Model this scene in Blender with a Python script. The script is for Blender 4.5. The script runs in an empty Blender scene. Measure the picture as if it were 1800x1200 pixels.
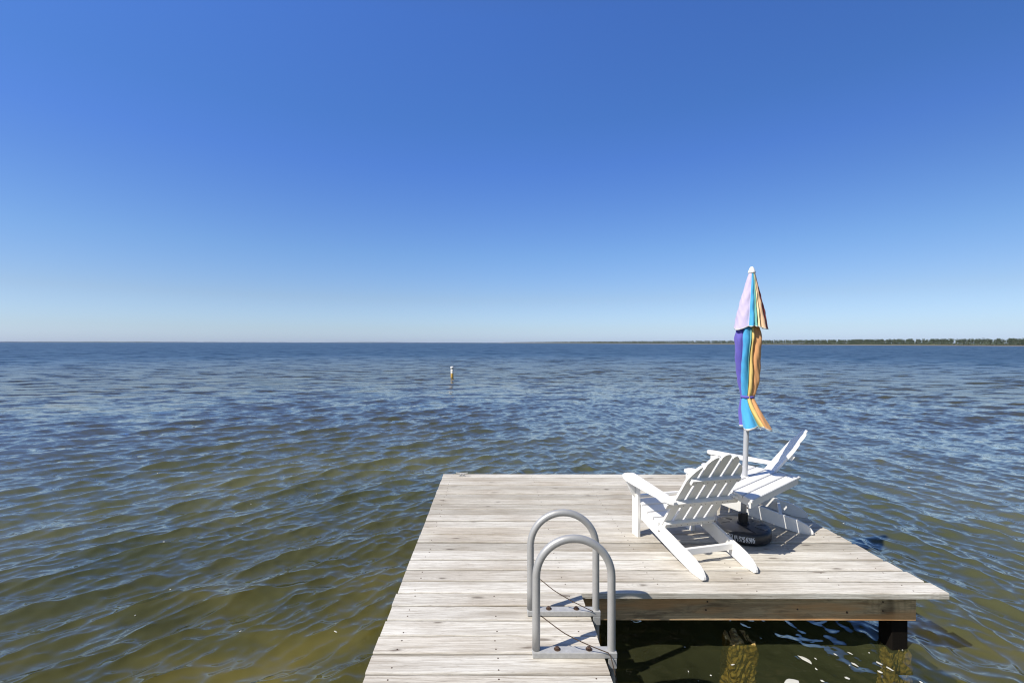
import bpy, bmesh, math, random
import numpy as np
from mathutils import Vector, Matrix

random.seed(7)
rng = np.random.default_rng(11)
C = bpy.context.scene.collection
SC = bpy.context.scene
R = math.radians
WATER = -0.45

# ------------------------------------------------------------------ nodes
def new_mat(name):
    m = bpy.data.materials.new(name)
    m.use_nodes = True
    nt = m.node_tree
    nt.nodes.clear()
    out = nt.nodes.new('ShaderNodeOutputMaterial')
    return m, nt, out

def N(nt, kind, **kw):
    n = nt.nodes.new(kind)
    for k, v in kw.items():
        if k in n.inputs.keys():
            n.inputs[k].default_value = v
        else:
            setattr(n, k, v)
    return n

def L(nt, a, b):
    nt.links.new(a, b)

def math_node(nt, op, a, b=None, c=None, clamp=False):
    n = nt.nodes.new('ShaderNodeMath')
    n.operation = op
    n.use_clamp = clamp
    for i, v in enumerate((a, b, c)):
        if v is None:
            continue
        if isinstance(v, (int, float)):
            n.inputs[i].default_value = v
        else:
            nt.links.new(v, n.inputs[i])
    return n.outputs[0]

def mix_col(nt, fac, a, b, blend='MIX'):
    n = nt.nodes.new('ShaderNodeMix')
    n.data_type = 'RGBA'
    n.blend_type = blend
    for s, v in ((0, fac), (6, a), (7, b)):
        if isinstance(v, (int, float)):
            n.inputs[s].default_value = v
        elif isinstance(v, tuple):
            n.inputs[s].default_value = v if len(v) == 4 else (*v, 1)
        else:
            nt.links.new(v, n.inputs[s])
    return n.outputs[2]

def ramp(nt, fac, stops):
    n = nt.nodes.new('ShaderNodeValToRGB')
    e = n.color_ramp.elements
    while len(e) < len(stops):
        e.new(0.5)
    for i, (p, c) in enumerate(stops):
        e[i].position = p
        e[i].color = (*c, 1) if len(c) == 3 else c
    nt.links.new(fac, n.inputs[0])
    return n.outputs[0]

def coords(nt, scale=(1, 1, 1), rot=(0, 0, 0), rand=False):
    tc = nt.nodes.new('ShaderNodeTexCoord')
    mp = nt.nodes.new('ShaderNodeMapping')
    mp.inputs['Scale'].default_value = scale
    mp.inputs['Rotation'].default_value = rot
    src = tc.outputs['Object']
    if rand:
        oi = nt.nodes.new('ShaderNodeObjectInfo')
        k = math_node(nt, 'MULTIPLY', oi.outputs['Random'], 37.0)
        va = nt.nodes.new('ShaderNodeVectorMath')
        va.operation = 'ADD'
        nt.links.new(src, va.inputs[0])
        nt.links.new(k, va.inputs[1])
        src = va.outputs[0]
    nt.links.new(src, mp.inputs[0])
    return mp.outputs[0]

def noise(nt, vec, scale, detail=3, rough=0.5, dist=0.0):
    n = nt.nodes.new('ShaderNodeTexNoise')
    n.inputs['Scale'].default_value = scale
    n.inputs['Detail'].default_value = detail
    n.inputs['Roughness'].default_value = rough
    n.inputs['Distortion'].default_value = dist
    nt.links.new(vec, n.inputs['Vector'])
    return n

def bump(nt, h, strength=0.3, dist=0.01):
    b = nt.nodes.new('ShaderNodeBump')
    b.inputs['Strength'].default_value = strength
    b.inputs['Distance'].default_value = dist
    nt.links.new(h, b.inputs['Height'])
    return b.outputs[0]

def simple(name, col, rough=0.5, metal=0.0, var=0.12, scale=30, bump_s=0.0, spec=0.5):
    """plain surface with slow tonal variation, so nothing is one flat tone"""
    m, nt, out = new_mat(name)
    p = nt.nodes.new('ShaderNodeBsdfPrincipled')
    v = coords(nt)
    nz = noise(nt, v, scale, 4, 0.6)
    dark = tuple(c * (1 - var) for c in col)
    lite = tuple(min(1, c * (1 + var)) for c in col)
    L(nt, mix_col(nt, nz.outputs['Fac'], dark, lite), p.inputs['Base Color'])
    p.inputs['Roughness'].default_value = rough
    p.inputs['Metallic'].default_value = metal
    p.inputs['Specular IOR Level'].default_value = spec
    if bump_s:
        L(nt, bump(nt, nz.outputs['Fac'], bump_s, 0.004), p.inputs['Normal'])
    L(nt, p.outputs[0], out.inputs[0])
    return m

# ------------------------------------------------------------------ materials
def wood_mat(name, pale, mid, dark, rand=True, axis='x', knots=True, contrast=1.0, stain=False):
    m, nt, out = new_mat(name)
    p = nt.nodes.new('ShaderNodeBsdfPrincipled')
    stretch = (0.35, 6.0, 6.0) if axis == 'x' else ((6.0, 0.35, 6.0) if axis == 'y' else (6.0, 6.0, 0.35))
    v = coords(nt, stretch, rand=rand)
    v1 = coords(nt, (1, 1, 1), rand=rand)
    vs = coords(nt, tuple(s * 3 if s > 1 else s * 2 for s in stretch), rand=rand)
    broad = noise(nt, v, 2.2, 4, 0.6, 0.6)
    fine = noise(nt, vs, 7.0, 5, 0.65, 0.3)
    hair = noise(nt, vs, 22.0, 3, 0.6)
    patch = noise(nt, v1, 1.3, 2, 0.5)
    c1 = ramp(nt, broad.outputs['Fac'], [(0.28, mid), (0.48, pale), (0.75, tuple(min(1, x * 1.12) for x in pale))])
    f = ramp(nt, fine.outputs['Fac'], [(0.36, (0.0, 0.0, 0.0)), (0.56, (1, 1, 1))])
    dk = math_node(nt, 'MULTIPLY', math_node(nt, 'SUBTRACT', 1.0, f), 0.6 * contrast)
    c2 = mix_col(nt, dk, c1, mid)
    h = ramp(nt, hair.outputs['Fac'], [(0.28, (1, 1, 1)), (0.40, (0, 0, 0))])
    c3 = mix_col(nt, math_node(nt, 'MULTIPLY', h, 0.55 * contrast), c2, dark)
    pt = ramp(nt, patch.outputs['Fac'], [(0.32, (0.78, 0.72, 0.65)), (0.5, (0.97, 0.95, 0.92)), (0.68, (1.10, 1.10, 1.09))])
    c4 = mix_col(nt, 0.8, c3, pt, 'MULTIPLY')
    hgt = fine.outputs['Fac']
    if knots:
        kv = coords(nt, (1.6, 5.0, 1.0) if axis == 'x' else ((5.0, 1.6, 1.0) if axis == 'y' else (5, 1, 1.6)), rand=rand)
        wob = noise(nt, kv, 3.0, 2, 0.5)
        wv = nt.nodes.new('ShaderNodeVectorMath'); wv.operation = 'MULTIPLY_ADD'
        L(nt, wob.outputs['Color'], wv.inputs[0]); wv.inputs[1].default_value = (0.25, 0.25, 0.0); L(nt, kv, wv.inputs[2])
        vo = nt.nodes.new('ShaderNodeTexVoronoi'); vo.inputs['Scale'].default_value = 1.0
        vo.voronoi_dimensions = '2D'
        L(nt, wv.outputs[0], vo.inputs['Vector'])
        sep = nt.nodes.new('ShaderNodeSeparateColor'); L(nt, vo.outputs['Color'], sep.inputs[0])
        on = math_node(nt, 'GREATER_THAN', sep.outputs[0], 0.5)
        d = vo.outputs['Distance']
        core = math_node(nt, 'MULTIPLY', ramp(nt, d, [(0.03, (1, 1, 1)), (0.075, (0, 0, 0))]), on)
        rings = math_node(nt, 'SINE', math_node(nt, 'MULTIPLY', d, 95.0))
        ringm = math_node(nt, 'MULTIPLY', ramp(nt, d, [(0.05, (1, 1, 1)), (0.34, (0, 0, 0))]), on)
        rr = math_node(nt, 'MULTIPLY', math_node(nt, 'MULTIPLY', math_node(nt, 'MAXIMUM', rings, 0.0), ringm), 0.55)
        c4 = mix_col(nt, rr, c4, mid)
        c4 = mix_col(nt, math_node(nt, 'MULTIPLY', core, 0.75), c4, dark)
    if stain:
        sn = noise(nt, coords(nt, (0.8, 3.0, 3.0)), 5.0, 4, 0.65, 0.5)
        sm = ramp(nt, sn.outputs['Fac'], [(0.52, (0, 0, 0)), (0.62, (1, 1, 1))])
        c4 = mix_col(nt, math_node(nt, 'MULTIPLY', sm, 0.42), c4, dark)
        sn2 = noise(nt, coords(nt, (0.5, 3.0, 4.0)), 3.0, 3, 0.5)
        sm2 = ramp(nt, sn2.outputs['Fac'], [(0.46, (0, 0, 0)), (0.60, (1, 1, 1))])
        c4 = mix_col(nt, math_node(nt, 'MULTIPLY', sm2, 0.7), c4, (0.75, 0.38, 0.15))
    if rand:
        oi = nt.nodes.new('ShaderNodeObjectInfo')
        tone = ramp(nt, oi.outputs['Random'], [(0.0, (0.76, 0.74, 0.71)), (0.3, (0.93, 0.90, 0.86)), (0.65, (1.0, 0.99, 0.98)), (1.0, (1.14, 1.13, 1.12))])
        c4 = mix_col(nt, 1.0, c4, tone, 'MULTIPLY')
    L(nt, c4, p.inputs['Base Color'])
    p.inputs['Roughness'].default_value = 0.8
    p.inputs['Specular IOR Level'].default_value = 0.25
    L(nt, bump(nt, hgt, 0.5, 0.004), p.inputs['Normal'])
    L(nt, p.outputs[0], out.inputs[0])
    return m

M = {}
M['deck'] = wood_mat('weathered_deck_wood', (0.585, 0.575, 0.535), (0.37, 0.345, 0.30), (0.11, 0.088, 0.07), contrast=1.55)
M['beam'] = wood_mat('treated_beam_wood', (0.72, 0.52, 0.30), (0.44, 0.29, 0.155), (0.06, 0.036, 0.02), rand=False, contrast=1.3, stain=True)
M['under'] = simple('damp_shade_dark_underside', (0.05, 0.042, 0.034), 0.9, 0, 0.3, 6)  # damp boards, coloured darker still to deepen the shade below the platform
M['nail'] = simple('rusty_nail', (0.09, 0.05, 0.03), 0.6, 0.4)
M['rust'] = simple('rusty_bolt', (0.12, 0.075, 0.05), 0.55, 0.6, 0.4, 120)
M['galv'] = simple('galvanised_steel', (0.42, 0.42, 0.41), 0.55, 0.25, 0.28, 45)
M['tube'] = simple('brushed_aluminium', (0.40, 0.40, 0.395), 0.46, 0.35, 0.10, 25)
M['pole'] = simple('grey_painted_pole', (0.47, 0.48, 0.50), 0.35, 0.2, 0.08, 20)
M['cord'] = simple('brown_cord', (0.09, 0.06, 0.04), 0.8, 0, 0.3, 200)
M['black'] = simple('black_plastic', (0.018, 0.019, 0.022), 0.42, 0, 0.25, 40)
M['collar'] = simple('black_collar', (0.010, 0.010, 0.012), 0.5, 0, 0.2, 60)
M['print'] = simple('white_print', (0.72, 0.72, 0.72), 0.6, 0, 0.2, 90)
M['finial'] = simple('white_plastic', (0.82, 0.82, 0.82), 0.4, 0, 0.04, 20)
M['bark'] = simple('pine_bark', (0.12, 0.09, 0.07), 0.9, 0, 0.3, 3)
M['foam'] = simple('water_foam', (0.50, 0.50, 0.46), 0.8, 0, 0.15, 30)

def chair_paint():
    m, nt, out = new_mat('white_weathered_paint')
    p = nt.nodes.new('ShaderNodeBsdfPrincipled')
    v = coords(nt, (1, 1, 1), rand=True)
    a = noise(nt, v, 9, 4, 0.6)
    b = noise(nt, v, 60, 3, 0.6)
    c = mix_col(nt, a.outputs['Fac'], (0.72, 0.71, 0.685), (0.83, 0.825, 0.81))
    w = ramp(nt, b.outputs['Fac'], [(0.23, (1, 1, 1)), (0.29, (0, 0, 0))])
    c = mix_col(nt, math_node(nt, 'MULTIPLY', w, 0.5), c, (0.42, 0.36, 0.28))
    L(nt, c, p.inputs['Base Color'])
    p.inputs['Roughness'].default_value = 0.5
    p.inputs['Specular IOR Level'].default_value = 0.35
    L(nt, bump(nt, b.outputs['Fac'], 0.12, 0.002), p.inputs['Normal'])
    L(nt, p.outputs[0], out.inputs[0])
    return m
M['white'] = chair_paint()

def cloth(name, col):
    m, nt, out = new_mat(name)
    p = nt.nodes.new('ShaderNodeBsdfPrincipled')
    v = coords(nt)
    a = noise(nt, v, 7, 4, 0.6)
    w = noise(nt, coords(nt, (1, 1, 0.25)), 45, 3, 0.6)
    c = mix_col(nt, a.outputs['Fac'], tuple(x * 0.88 for x in col), tuple(min(1, x * 1.1) for x in col))
    L(nt, c, p.inputs['Base Color'])
    p.inputs['Roughness'].default_value = 0.85
    p.inputs['Sheen Weight'].default_value = 0.15
    L(nt, bump(nt, w.outputs['Fac'], 0.35, 0.006), p.inputs['Normal'])
    tr = nt.nodes.new('ShaderNodeBsdfTranslucent')
    L(nt, c, tr.inputs['Color'])
    mx = nt.nodes.new('ShaderNodeMixShader'); mx.inputs[0].default_value = 0.12
    L(nt, p.outputs[0], mx.inputs[1]); L(nt, tr.outputs[0], mx.inputs[2])
    L(nt, mx.outputs[0], out.inputs[0])
    return m
M['lavender'] = cloth('faded_lavender_cloth', (0.60, 0.53, 0.74))
M['purple'] = cloth('purple_cloth', (0.13, 0.11, 0.48))
M['blue'] = cloth('sky_blue_cloth', (0.07, 0.40, 0.72))
M['green'] = cloth('sea_green_cloth', (0.16, 0.45, 0.40))
M['yellow'] = cloth('yellow_cloth', (0.80, 0.58, 0.20))
M['orange'] = cloth('peach_orange_cloth', (0.78, 0.40, 0.17))
M['peach'] = cloth('faded_peach_cloth', (0.82, 0.55, 0.34))
M['cream'] = cloth('faded_yellow_cloth', (0.82, 0.70, 0.42))
M['red'] = cloth('red_cloth', (0.42, 0.07, 0.06))
M['navy'] = cloth('navy_cloth', (0.05, 0.06, 0.25))
M['trim'] = cloth('white_trim', (0.80, 0.78, 0.74))

def piling_mat():
    m, nt, out = new_mat('shade_dark_piling')
    p = nt.nodes.new('ShaderNodeBsdfPrincipled')
    v = coords(nt, (4, 4, 0.6))
    a = noise(nt, v, 3, 4, 0.6)
    c = mix_col(nt, a.outputs['Fac'], (0.004, 0.0035, 0.003), (0.014, 0.011, 0.009))  # near-black base colour stands in for the deck's shade on the posts
    L(nt, c, p.inputs['Base Color']); p.inputs['Roughness'].default_value = 0.85; p.inputs['Specular IOR Level'].default_value = 0.08
    L(nt, bump(nt, a.outputs['Fac'], 0.6, 0.01), p.inputs['Normal'])
    L(nt, p.outputs[0], out.inputs[0])
    return m
M['piling'] = piling_mat()

def barnacle_mat():
    m, nt, out = new_mat('barnacle_crust')
    p = nt.nodes.new('ShaderNodeBsdfPrincipled')
    v = coords(nt)
    vo = nt.nodes.new('ShaderNodeTexVoronoi'); vo.inputs['Scale'].default_value = 34
    L(nt, v, vo.inputs['Vector'])
    nz = noise(nt, v, 14, 4, 0.6)
    c = ramp(nt, nz.outputs['Fac'], [(0.3, (0.45, 0.31, 0.09)), (0.5, (0.66, 0.50, 0.20)), (0.72, (0.80, 0.70, 0.42))])
    c = mix_col(nt, ramp(nt, vo.outputs['Distance'], [(0.0, (0, 0, 0)), (0.7, (1, 1, 1))]), c, (0.42, 0.28, 0.09))
    L(nt, c, p.inputs['Base Color']); p.inputs['Roughness'].default_value = 0.8
    L(nt, bump(nt, vo.outputs['Distance'], 1.0, 0.02), p.inputs['Normal'])
    L(nt, p.outputs[0], out.inputs[0])
    return m
M['barnacle'] = barnacle_mat()

def marker_mat():
    m, nt, out = new_mat('stained_white_pipe')
    p = nt.nodes.new('ShaderNodeBsdfPrincipled')
    tc = nt.nodes.new('ShaderNodeTexCoord')
    sp = nt.nodes.new('ShaderNodeSeparateXYZ'); L(nt, tc.outputs['Object'], sp.inputs[0])
    nz = noise(nt, tc.outputs['Object'], 12, 3, 0.6)
    z = math_node(nt, 'ADD', sp.outputs[2], math_node(nt, 'MULTIPLY', math_node(nt, 'SUBTRACT', nz.outputs['Fac'], 0.5), 0.06))
    c = ramp(nt, z, [(0.0, (0.30, 0.19, 0.06)), (0.08, (0.56, 0.34, 0.07)), (0.24, (0.66, 0.42, 0.10)), (0.29, (0.78, 0.76, 0.72)), (1.0, (0.82, 0.82, 0.82))])
    L(nt, c, p.inputs['Base Color']); p.inputs['Roughness'].default_value = 0.5
    L(nt, p.outputs[0], out.inputs[0])
    return m
M['marker'] = marker_mat()

def leaf_mat():
    m, nt, out = new_mat('far_pine_foliage')
    p = nt.nodes.new('ShaderNodeBsdfPrincipled')
    tc = nt.nodes.new('ShaderNodeTexCoord')
    nz = noise(nt, tc.outputs['Object'], 0.25, 3, 0.6)
    c = ramp(nt, nz.outputs['Fac'], [(0.32, (0.035, 0.055, 0.030)), (0.52, (0.06, 0.088, 0.045)), (0.7, (0.10, 0.115, 0.065))])
    L(nt, c, p.inputs['Base Color']); p.inputs['Roughness'].default_value = 0.8
    L(nt, p.outputs[0], out.inputs[0])
    return m
M['leaf'] = leaf_mat()
M['far_land'] = simple('distant_wooded_land', (0.06, 0.085, 0.06), 0.9, 0, 0.3, 0.01)
M['sand'] = simple('pale_beach_sand', (0.22, 0.18, 0.13), 0.9, 0, 0.15, 0.2)

def bed_mat():
    m, nt, out = new_mat('lake_bed_sand')
    p = nt.nodes.new('ShaderNodeBsdfPrincipled')
    tc = nt.nodes.new('ShaderNodeTexCoord')
    a = noise(nt, tc.outputs['Object'], 1.1, 3, 0.5, 0.3)
    c = ramp(nt, a.outputs['Fac'], [(0.32, (0.20, 0.185, 0.09)), (0.5, (0.38, 0.335, 0.155)), (0.68, (0.66, 0.55, 0.28))])
    L(nt, c, p.inputs['Base Color']); p.inputs['Roughness'].default_value = 0.9
    L(nt, p.outputs[0], out.inputs[0])
    return m
M['bed'] = bed_mat()

def water_mat():
    m, nt, out = new_mat('bay_water')
    geo = nt.nodes.new('ShaderNodeNewGeometry')
    pos = geo.outputs['Position']
    # distance over the water from the end of the dock
    ln = nt.nodes.new('ShaderNodeVectorMath'); ln.operation = 'LENGTH'
    L(nt, pos, ln.inputs[0])
    dist = ln.outputs['Value']
    mr = nt.nodes.new('ShaderNodeMapRange'); mr.interpolation_type = 'SMOOTHSTEP'
    L(nt, dist, mr.inputs['Value'])
    mr.inputs['From Min'].default_value = 6; mr.inputs['From Max'].default_value = 34
    far = mr.outputs[0]
    mp = nt.nodes.new('ShaderNodeMapping'); L(nt, pos, mp.inputs[0])
    mp.inputs['Rotation'].default_value = (0, 0, R(-58))
    mp.inputs['Scale'].default_value = (0.38, 1.0, 1.0)
    v = mp.outputs[0]
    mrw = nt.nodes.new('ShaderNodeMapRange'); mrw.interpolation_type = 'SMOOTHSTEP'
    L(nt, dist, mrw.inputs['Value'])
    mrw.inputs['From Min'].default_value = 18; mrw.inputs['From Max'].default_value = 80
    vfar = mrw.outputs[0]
    mpw = nt.nodes.new('ShaderNodeMapping'); L(nt, pos, mpw.inputs[0])
    mpw.inputs['Rotation'].default_value = (0, 0, R(-70)); mpw.inputs['Scale'].default_value = (0.7, 1.0, 1.0)
    v2 = mpw.outputs[0]
    def slope(scale, detail, amp, mask=None, v=v):
        n = noise(nt, v, scale, detail, 0.55, 0.4)
        s = nt.nodes.new('ShaderNodeVectorMath'); s.operation = 'SUBTRACT'
        L(nt, n.outputs['Color'], s.inputs[0]); s.inputs[1].default_value = (0.5, 0.5, 0.5)
        k = nt.nodes.new('ShaderNodeVectorMath'); k.operation = 'SCALE'
        L(nt, s.outputs[0], k.inputs[0])
        if mask is None:
            k.inputs['Scale'].default_value = amp
        else:
            L(nt, math_node(nt, 'MULTIPLY', mask, amp), k.inputs['Scale'])
        return k.outputs[0]
    parts = [slope(6.0, 3, 0.55), slope(19.0, 2, 0.32), slope(1.5, 5, 2.5, far), slope(0.30, 5, 2.0, vfar, v2)]
    acc = parts[0]
    for q in parts[1:]:
        a = nt.nodes.new('ShaderNodeVectorMath'); a.operation = 'ADD'
        L(nt, acc, a.inputs[0]); L(nt, q, a.inputs[1]); acc = a.outputs[0]
    fl = nt.nodes.new('ShaderNodeVectorMath'); fl.operation = 'MULTIPLY'
    L(nt, acc, fl.inputs[0]); fl.inputs[1].default_value = (1, 1, 0)
    ad = nt.nodes.new('ShaderNodeVectorMath'); ad.operation = 'ADD'
    L(nt, geo.outputs['Normal'], ad.inputs[0]); L(nt, fl.outputs[0], ad.inputs[1])
    nm = nt.nodes.new('ShaderNodeVectorMath'); nm.operation = 'NORMALIZE'
    L(nt, ad.outputs[0], nm.inputs[0])
    nrm = nm.outputs[0]
    fr = nt.nodes.new('ShaderNodeLayerWeight'); fr.inputs['Blend'].default_value = 0.5
    L(nt, nrm, fr.inputs['Normal'])
    refl = math_node(nt, 'MULTIPLY_ADD', math_node(nt, 'POWER', fr.outputs['Facing'], 4.0), 0.98, 0.02, clamp=True)
    gl = nt.nodes.new('ShaderNodeBsdfGlossy'); gl.inputs['Roughness'].default_value = 0.03
    gl.inputs['Color'].default_value = (1, 1, 1, 1)
    L(nt, nrm, gl.inputs['Normal'])
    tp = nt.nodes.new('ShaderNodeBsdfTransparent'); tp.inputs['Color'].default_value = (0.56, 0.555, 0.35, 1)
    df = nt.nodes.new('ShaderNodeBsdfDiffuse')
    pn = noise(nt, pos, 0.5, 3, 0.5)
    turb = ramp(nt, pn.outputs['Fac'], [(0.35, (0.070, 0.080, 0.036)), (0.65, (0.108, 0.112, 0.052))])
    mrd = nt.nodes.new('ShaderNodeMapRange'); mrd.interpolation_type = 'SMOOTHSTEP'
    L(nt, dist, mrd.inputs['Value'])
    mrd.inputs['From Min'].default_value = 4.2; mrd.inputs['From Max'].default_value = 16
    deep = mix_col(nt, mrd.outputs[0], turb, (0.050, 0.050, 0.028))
    deep = mix_col(nt, vfar, deep, (0.020, 0.048, 0.085))  # blue mixed into the distant base colour stands in for reflected sky
    L(nt, deep, df.inputs['Color'])
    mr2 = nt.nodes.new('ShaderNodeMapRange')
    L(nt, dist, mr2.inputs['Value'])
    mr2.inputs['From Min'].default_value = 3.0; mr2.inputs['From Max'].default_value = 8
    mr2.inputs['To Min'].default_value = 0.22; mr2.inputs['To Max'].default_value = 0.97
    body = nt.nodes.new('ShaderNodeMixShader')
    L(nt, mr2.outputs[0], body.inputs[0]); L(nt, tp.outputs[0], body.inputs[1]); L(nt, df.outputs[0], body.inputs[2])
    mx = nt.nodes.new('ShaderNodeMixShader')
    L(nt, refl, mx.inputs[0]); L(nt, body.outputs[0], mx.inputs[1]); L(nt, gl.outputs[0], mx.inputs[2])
    pf = nt.nodes.new('ShaderNodeBsdfPrincipled')
    pf.inputs['IOR'].default_value = 1.36
    L(nt, deep, pf.inputs['Base Color']); L(nt, nrm, pf.inputs['Normal'])
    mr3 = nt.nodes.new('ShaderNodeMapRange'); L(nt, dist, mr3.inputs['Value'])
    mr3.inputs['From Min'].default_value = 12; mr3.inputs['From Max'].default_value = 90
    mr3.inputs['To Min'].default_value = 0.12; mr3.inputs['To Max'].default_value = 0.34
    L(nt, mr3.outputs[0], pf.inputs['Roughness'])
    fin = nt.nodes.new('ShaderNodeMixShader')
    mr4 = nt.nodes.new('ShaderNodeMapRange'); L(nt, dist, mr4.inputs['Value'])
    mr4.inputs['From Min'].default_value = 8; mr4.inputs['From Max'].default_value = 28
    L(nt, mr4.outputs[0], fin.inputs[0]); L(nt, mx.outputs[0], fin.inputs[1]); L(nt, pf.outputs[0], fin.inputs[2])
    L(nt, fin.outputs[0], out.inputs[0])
    return m
M['water'] = water_mat()

# ------------------------------------------------------------------ object helpers
def link(name, bm, mats, parent=None, smooth=False, loc=None):
    me = bpy.data.meshes.new(name)
    bmesh.ops.recalc_face_normals(bm, faces=bm.faces)
    if smooth:
        for f in bm.faces:
            f.smooth = True
    bm.to_mesh(me); bm.free()
    for mm in (mats if isinstance(mats, (list, tuple)) else [mats]):
        me.materials.append(mm)
    o = bpy.data.objects.new(name, me)
    C.objects.link(o)
    if parent: o.parent = parent
    if loc: o.location = loc
    return o

def tag(o, label=None, cat=None, group=None, kind=None):
    if label: o['label'] = label
    if cat: o['category'] = cat
    if group: o['group'] = group
    if kind: o['kind'] = kind
    return o

def thing(name, label, cat, loc=(0, 0, 0), rz=0, group=None):
    o = bpy.data.objects.new(name, None)
    o.empty_display_size = 0.1
    C.objects.link(o)
    o.location = loc; o.rotation_euler = (0, 0, rz)
    return tag(o, label, cat, group)

def copy_tree(o, parent=None):
    c = o.copy(); C.objects.link(c)
    if parent: c.parent = parent
    for ch in list(o.children):
        copy_tree(ch, c)
    return c

def box(bm, x0, x1, y0, y1, z0, z1, mat=None, bev=0.0, seg=2):
    vs = [bm.verts.new((x, y, z)) for x in (x0, x1) for y in (y0, y1) for z in (z0, z1)]
    idx = [(0, 1, 3, 2), (4, 6, 7, 5), (0, 4, 5, 1), (2, 3, 7, 6), (0, 2, 6, 4), (1, 5, 7, 3)]
    fs = [bm.faces.new([vs[i] for i in q]) for q in idx]
    if bev:
        es = list({e for f in fs for e in f.edges})
        r = bmesh.ops.bevel(bm, geom=es, offset=bev, segments=seg, affect='EDGES', profile=0.5)
        vs = list({v for f in r['faces'] for v in f.verts} | {v for v in vs if v.is_valid})
    if mat is not None:
        bmesh.ops.transform(bm, matrix=mat, verts=[v for v in vs if v.is_valid])
    return vs

def prism(bm, pts, frame, t, bev=0.0):
    """extrude the outline pts (u,v) by t along w; frame(u,v,w) -> xyz"""
    a = [bm.verts.new(frame(u, v, 0)) for u, v in pts]
    b = [bm.verts.new(frame(u, v, t)) for u, v in pts]
    n = len(pts)
    fs = [bm.faces.new(a), bm.faces.new(b[::-1])]
    for i in range(n):
        fs.append(bm.faces.new([a[i], b[i], b[(i + 1) % n], a[(i + 1) % n]]))
    if bev:
        es = list({e for f in fs[:2] for e in f.edges})
        bmesh.ops.bevel(bm, geom=es, offset=bev, segments=2, affect='EDGES', profile=0.5)

def tube(bm, path, r, seg=14, cap=True):
    path = [Vector(p) for p in path]
    rings = []
    up = None
    for i, p in enumerate(path):
        d = (path[min(i + 1, len(path) - 1)] - path[max(i - 1, 0)]).normalized()
        if up is None:
            up = d.orthogonal().normalized()
        up = (up - d * up.dot(d)).normalized()
        s = d.cross(up)
        rr = r(i / (len(path) - 1)) if callable(r) else r
        rings.append([bm.verts.new(p + (up * math.cos(2 * math.pi * k / seg) + s * math.sin(2 * math.pi * k / seg)) * rr) for k in range(seg)])
    for a, b in zip(rings, rings[1:]):
        for k in range(seg):
            bm.faces.new([a[k], a[(k + 1) % seg], b[(k + 1) % seg], b[k]])
    if cap:
        bm.faces.new(rings[0][::-1]); bm.faces.new(rings[-1])

def lathe(bm, prof, seg=40, c=(0, 0, 0)):
    rings = []
    for r, z in prof:
        rings.append([bm.verts.new((c[0] + r * math.cos(2 * math.pi * k / seg), c[1] + r * math.sin(2 * math.pi * k / seg), c[2] + z)) for k in range(seg)])
    for a, b in zip(rings, rings[1:]):
        for k in range(seg):
            bm.faces.new([a[k], a[(k + 1) % seg], b[(k + 1) % seg], b[k]])
    bm.faces.new(rings[0][::-1]); bm.faces.new(rings[-1])

# ------------------------------------------------------------------ DOCK
dock = thing('wooden_dock', 'weathered grey plank dock whose walkway opens into a wide platform over the water', 'dock', (0, 0, 0))
XL, XR, XW = -0.618, 2.925, 0.577
TH = 0.038
ROW_NAILS = {True: (-0.50, 0.48, 1.10, 1.72, 2.32, 2.76), False: (-0.50, 0.02, 0.49)}
def plank(y0, y1, x0, x1, wide):
    bm = bmesh.new()
    cx, cy = (x0 + x1) / 2, (y0 + y1) / 2
    dz = random.uniform(-0.004, 0.0015)
    hw, hl = (y1 - y0) / 2, (x1 - x0) / 2
    # top cut into strips so that the board can cup and waver a little
    nx = 28
    rot = random.uniform(-0.0006, 0.0006)
    cup = random.uniform(-0.0015, 0.0025)
    prof = [(-hw, -TH), (-hw, -0.006), (-hw + 0.0025, -0.0015), (-hw + 0.007, 0), (-hw * 0.5, 0), (0, 0), (hw * 0.5, 0), (hw - 0.007, 0), (hw - 0.0025, -0.0015), (hw, -0.006), (hw, -TH)]
    ph = random.uniform(0, 6.28)
    rings = []
    for i in range(nx + 1):
        x = -hl + 2 * hl * i / nx
        w = 0.0015 * math.sin(x * 2.1 + ph) + 0.0008 * math.sin(x * 7.3 + ph * 2)
        rings.append([bm.verts.new((x, y + w * (1 if abs(y) > hw * 0.9 else 0) + rot * x, z + (0 if z < -0.02 else cup * (y / hw) ** 2))) for y, z in prof])
    for a, b in zip(rings, rings[1:]):
        for k in range(len(prof)):
            k2 = (k + 1) % len(prof)
            bm.faces.new([a[k], a[k2], b[k2], b[k]])
    bm.faces.new(rings[0]); bm.faces.new(rings[-1][::-1])
    bm.normal_update()
    for f in bm.faces: f.material_index = 2 if abs(f.calc_center_median().z + TH) < 1e-4 else 0
    for xn in ROW_NAILS[wide]:
        for s in (-1, 1):
            if random.random() < 0.25: continue
            px, py = xn - cx + random.uniform(-.012, .012), s * hw * 0.55 + random.uniform(-.008, .008)
            zz = cup * (py / hw) ** 2 + 0.0012
            vs = [bm.verts.new((px + 0.0042 * math.cos(a), py + 0.0042 * math.sin(a), zz)) for a in [k * math.pi / 4 for k in range(8)]]
            lo = [bm.verts.new((v.co.x, v.co.y, zz - 0.003)) for v in vs]
            f = bm.faces.new(vs); f.material_index = 1
            for k in range(8):
                g = bm.faces.new([vs[k], lo[k], lo[(k + 1) % 8], vs[(k + 1) % 8]]); g.material_index = 1
    return link('plank', bm, [M['deck'], M['nail'], M['under']], dock, loc=(cx, cy, dz))

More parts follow.
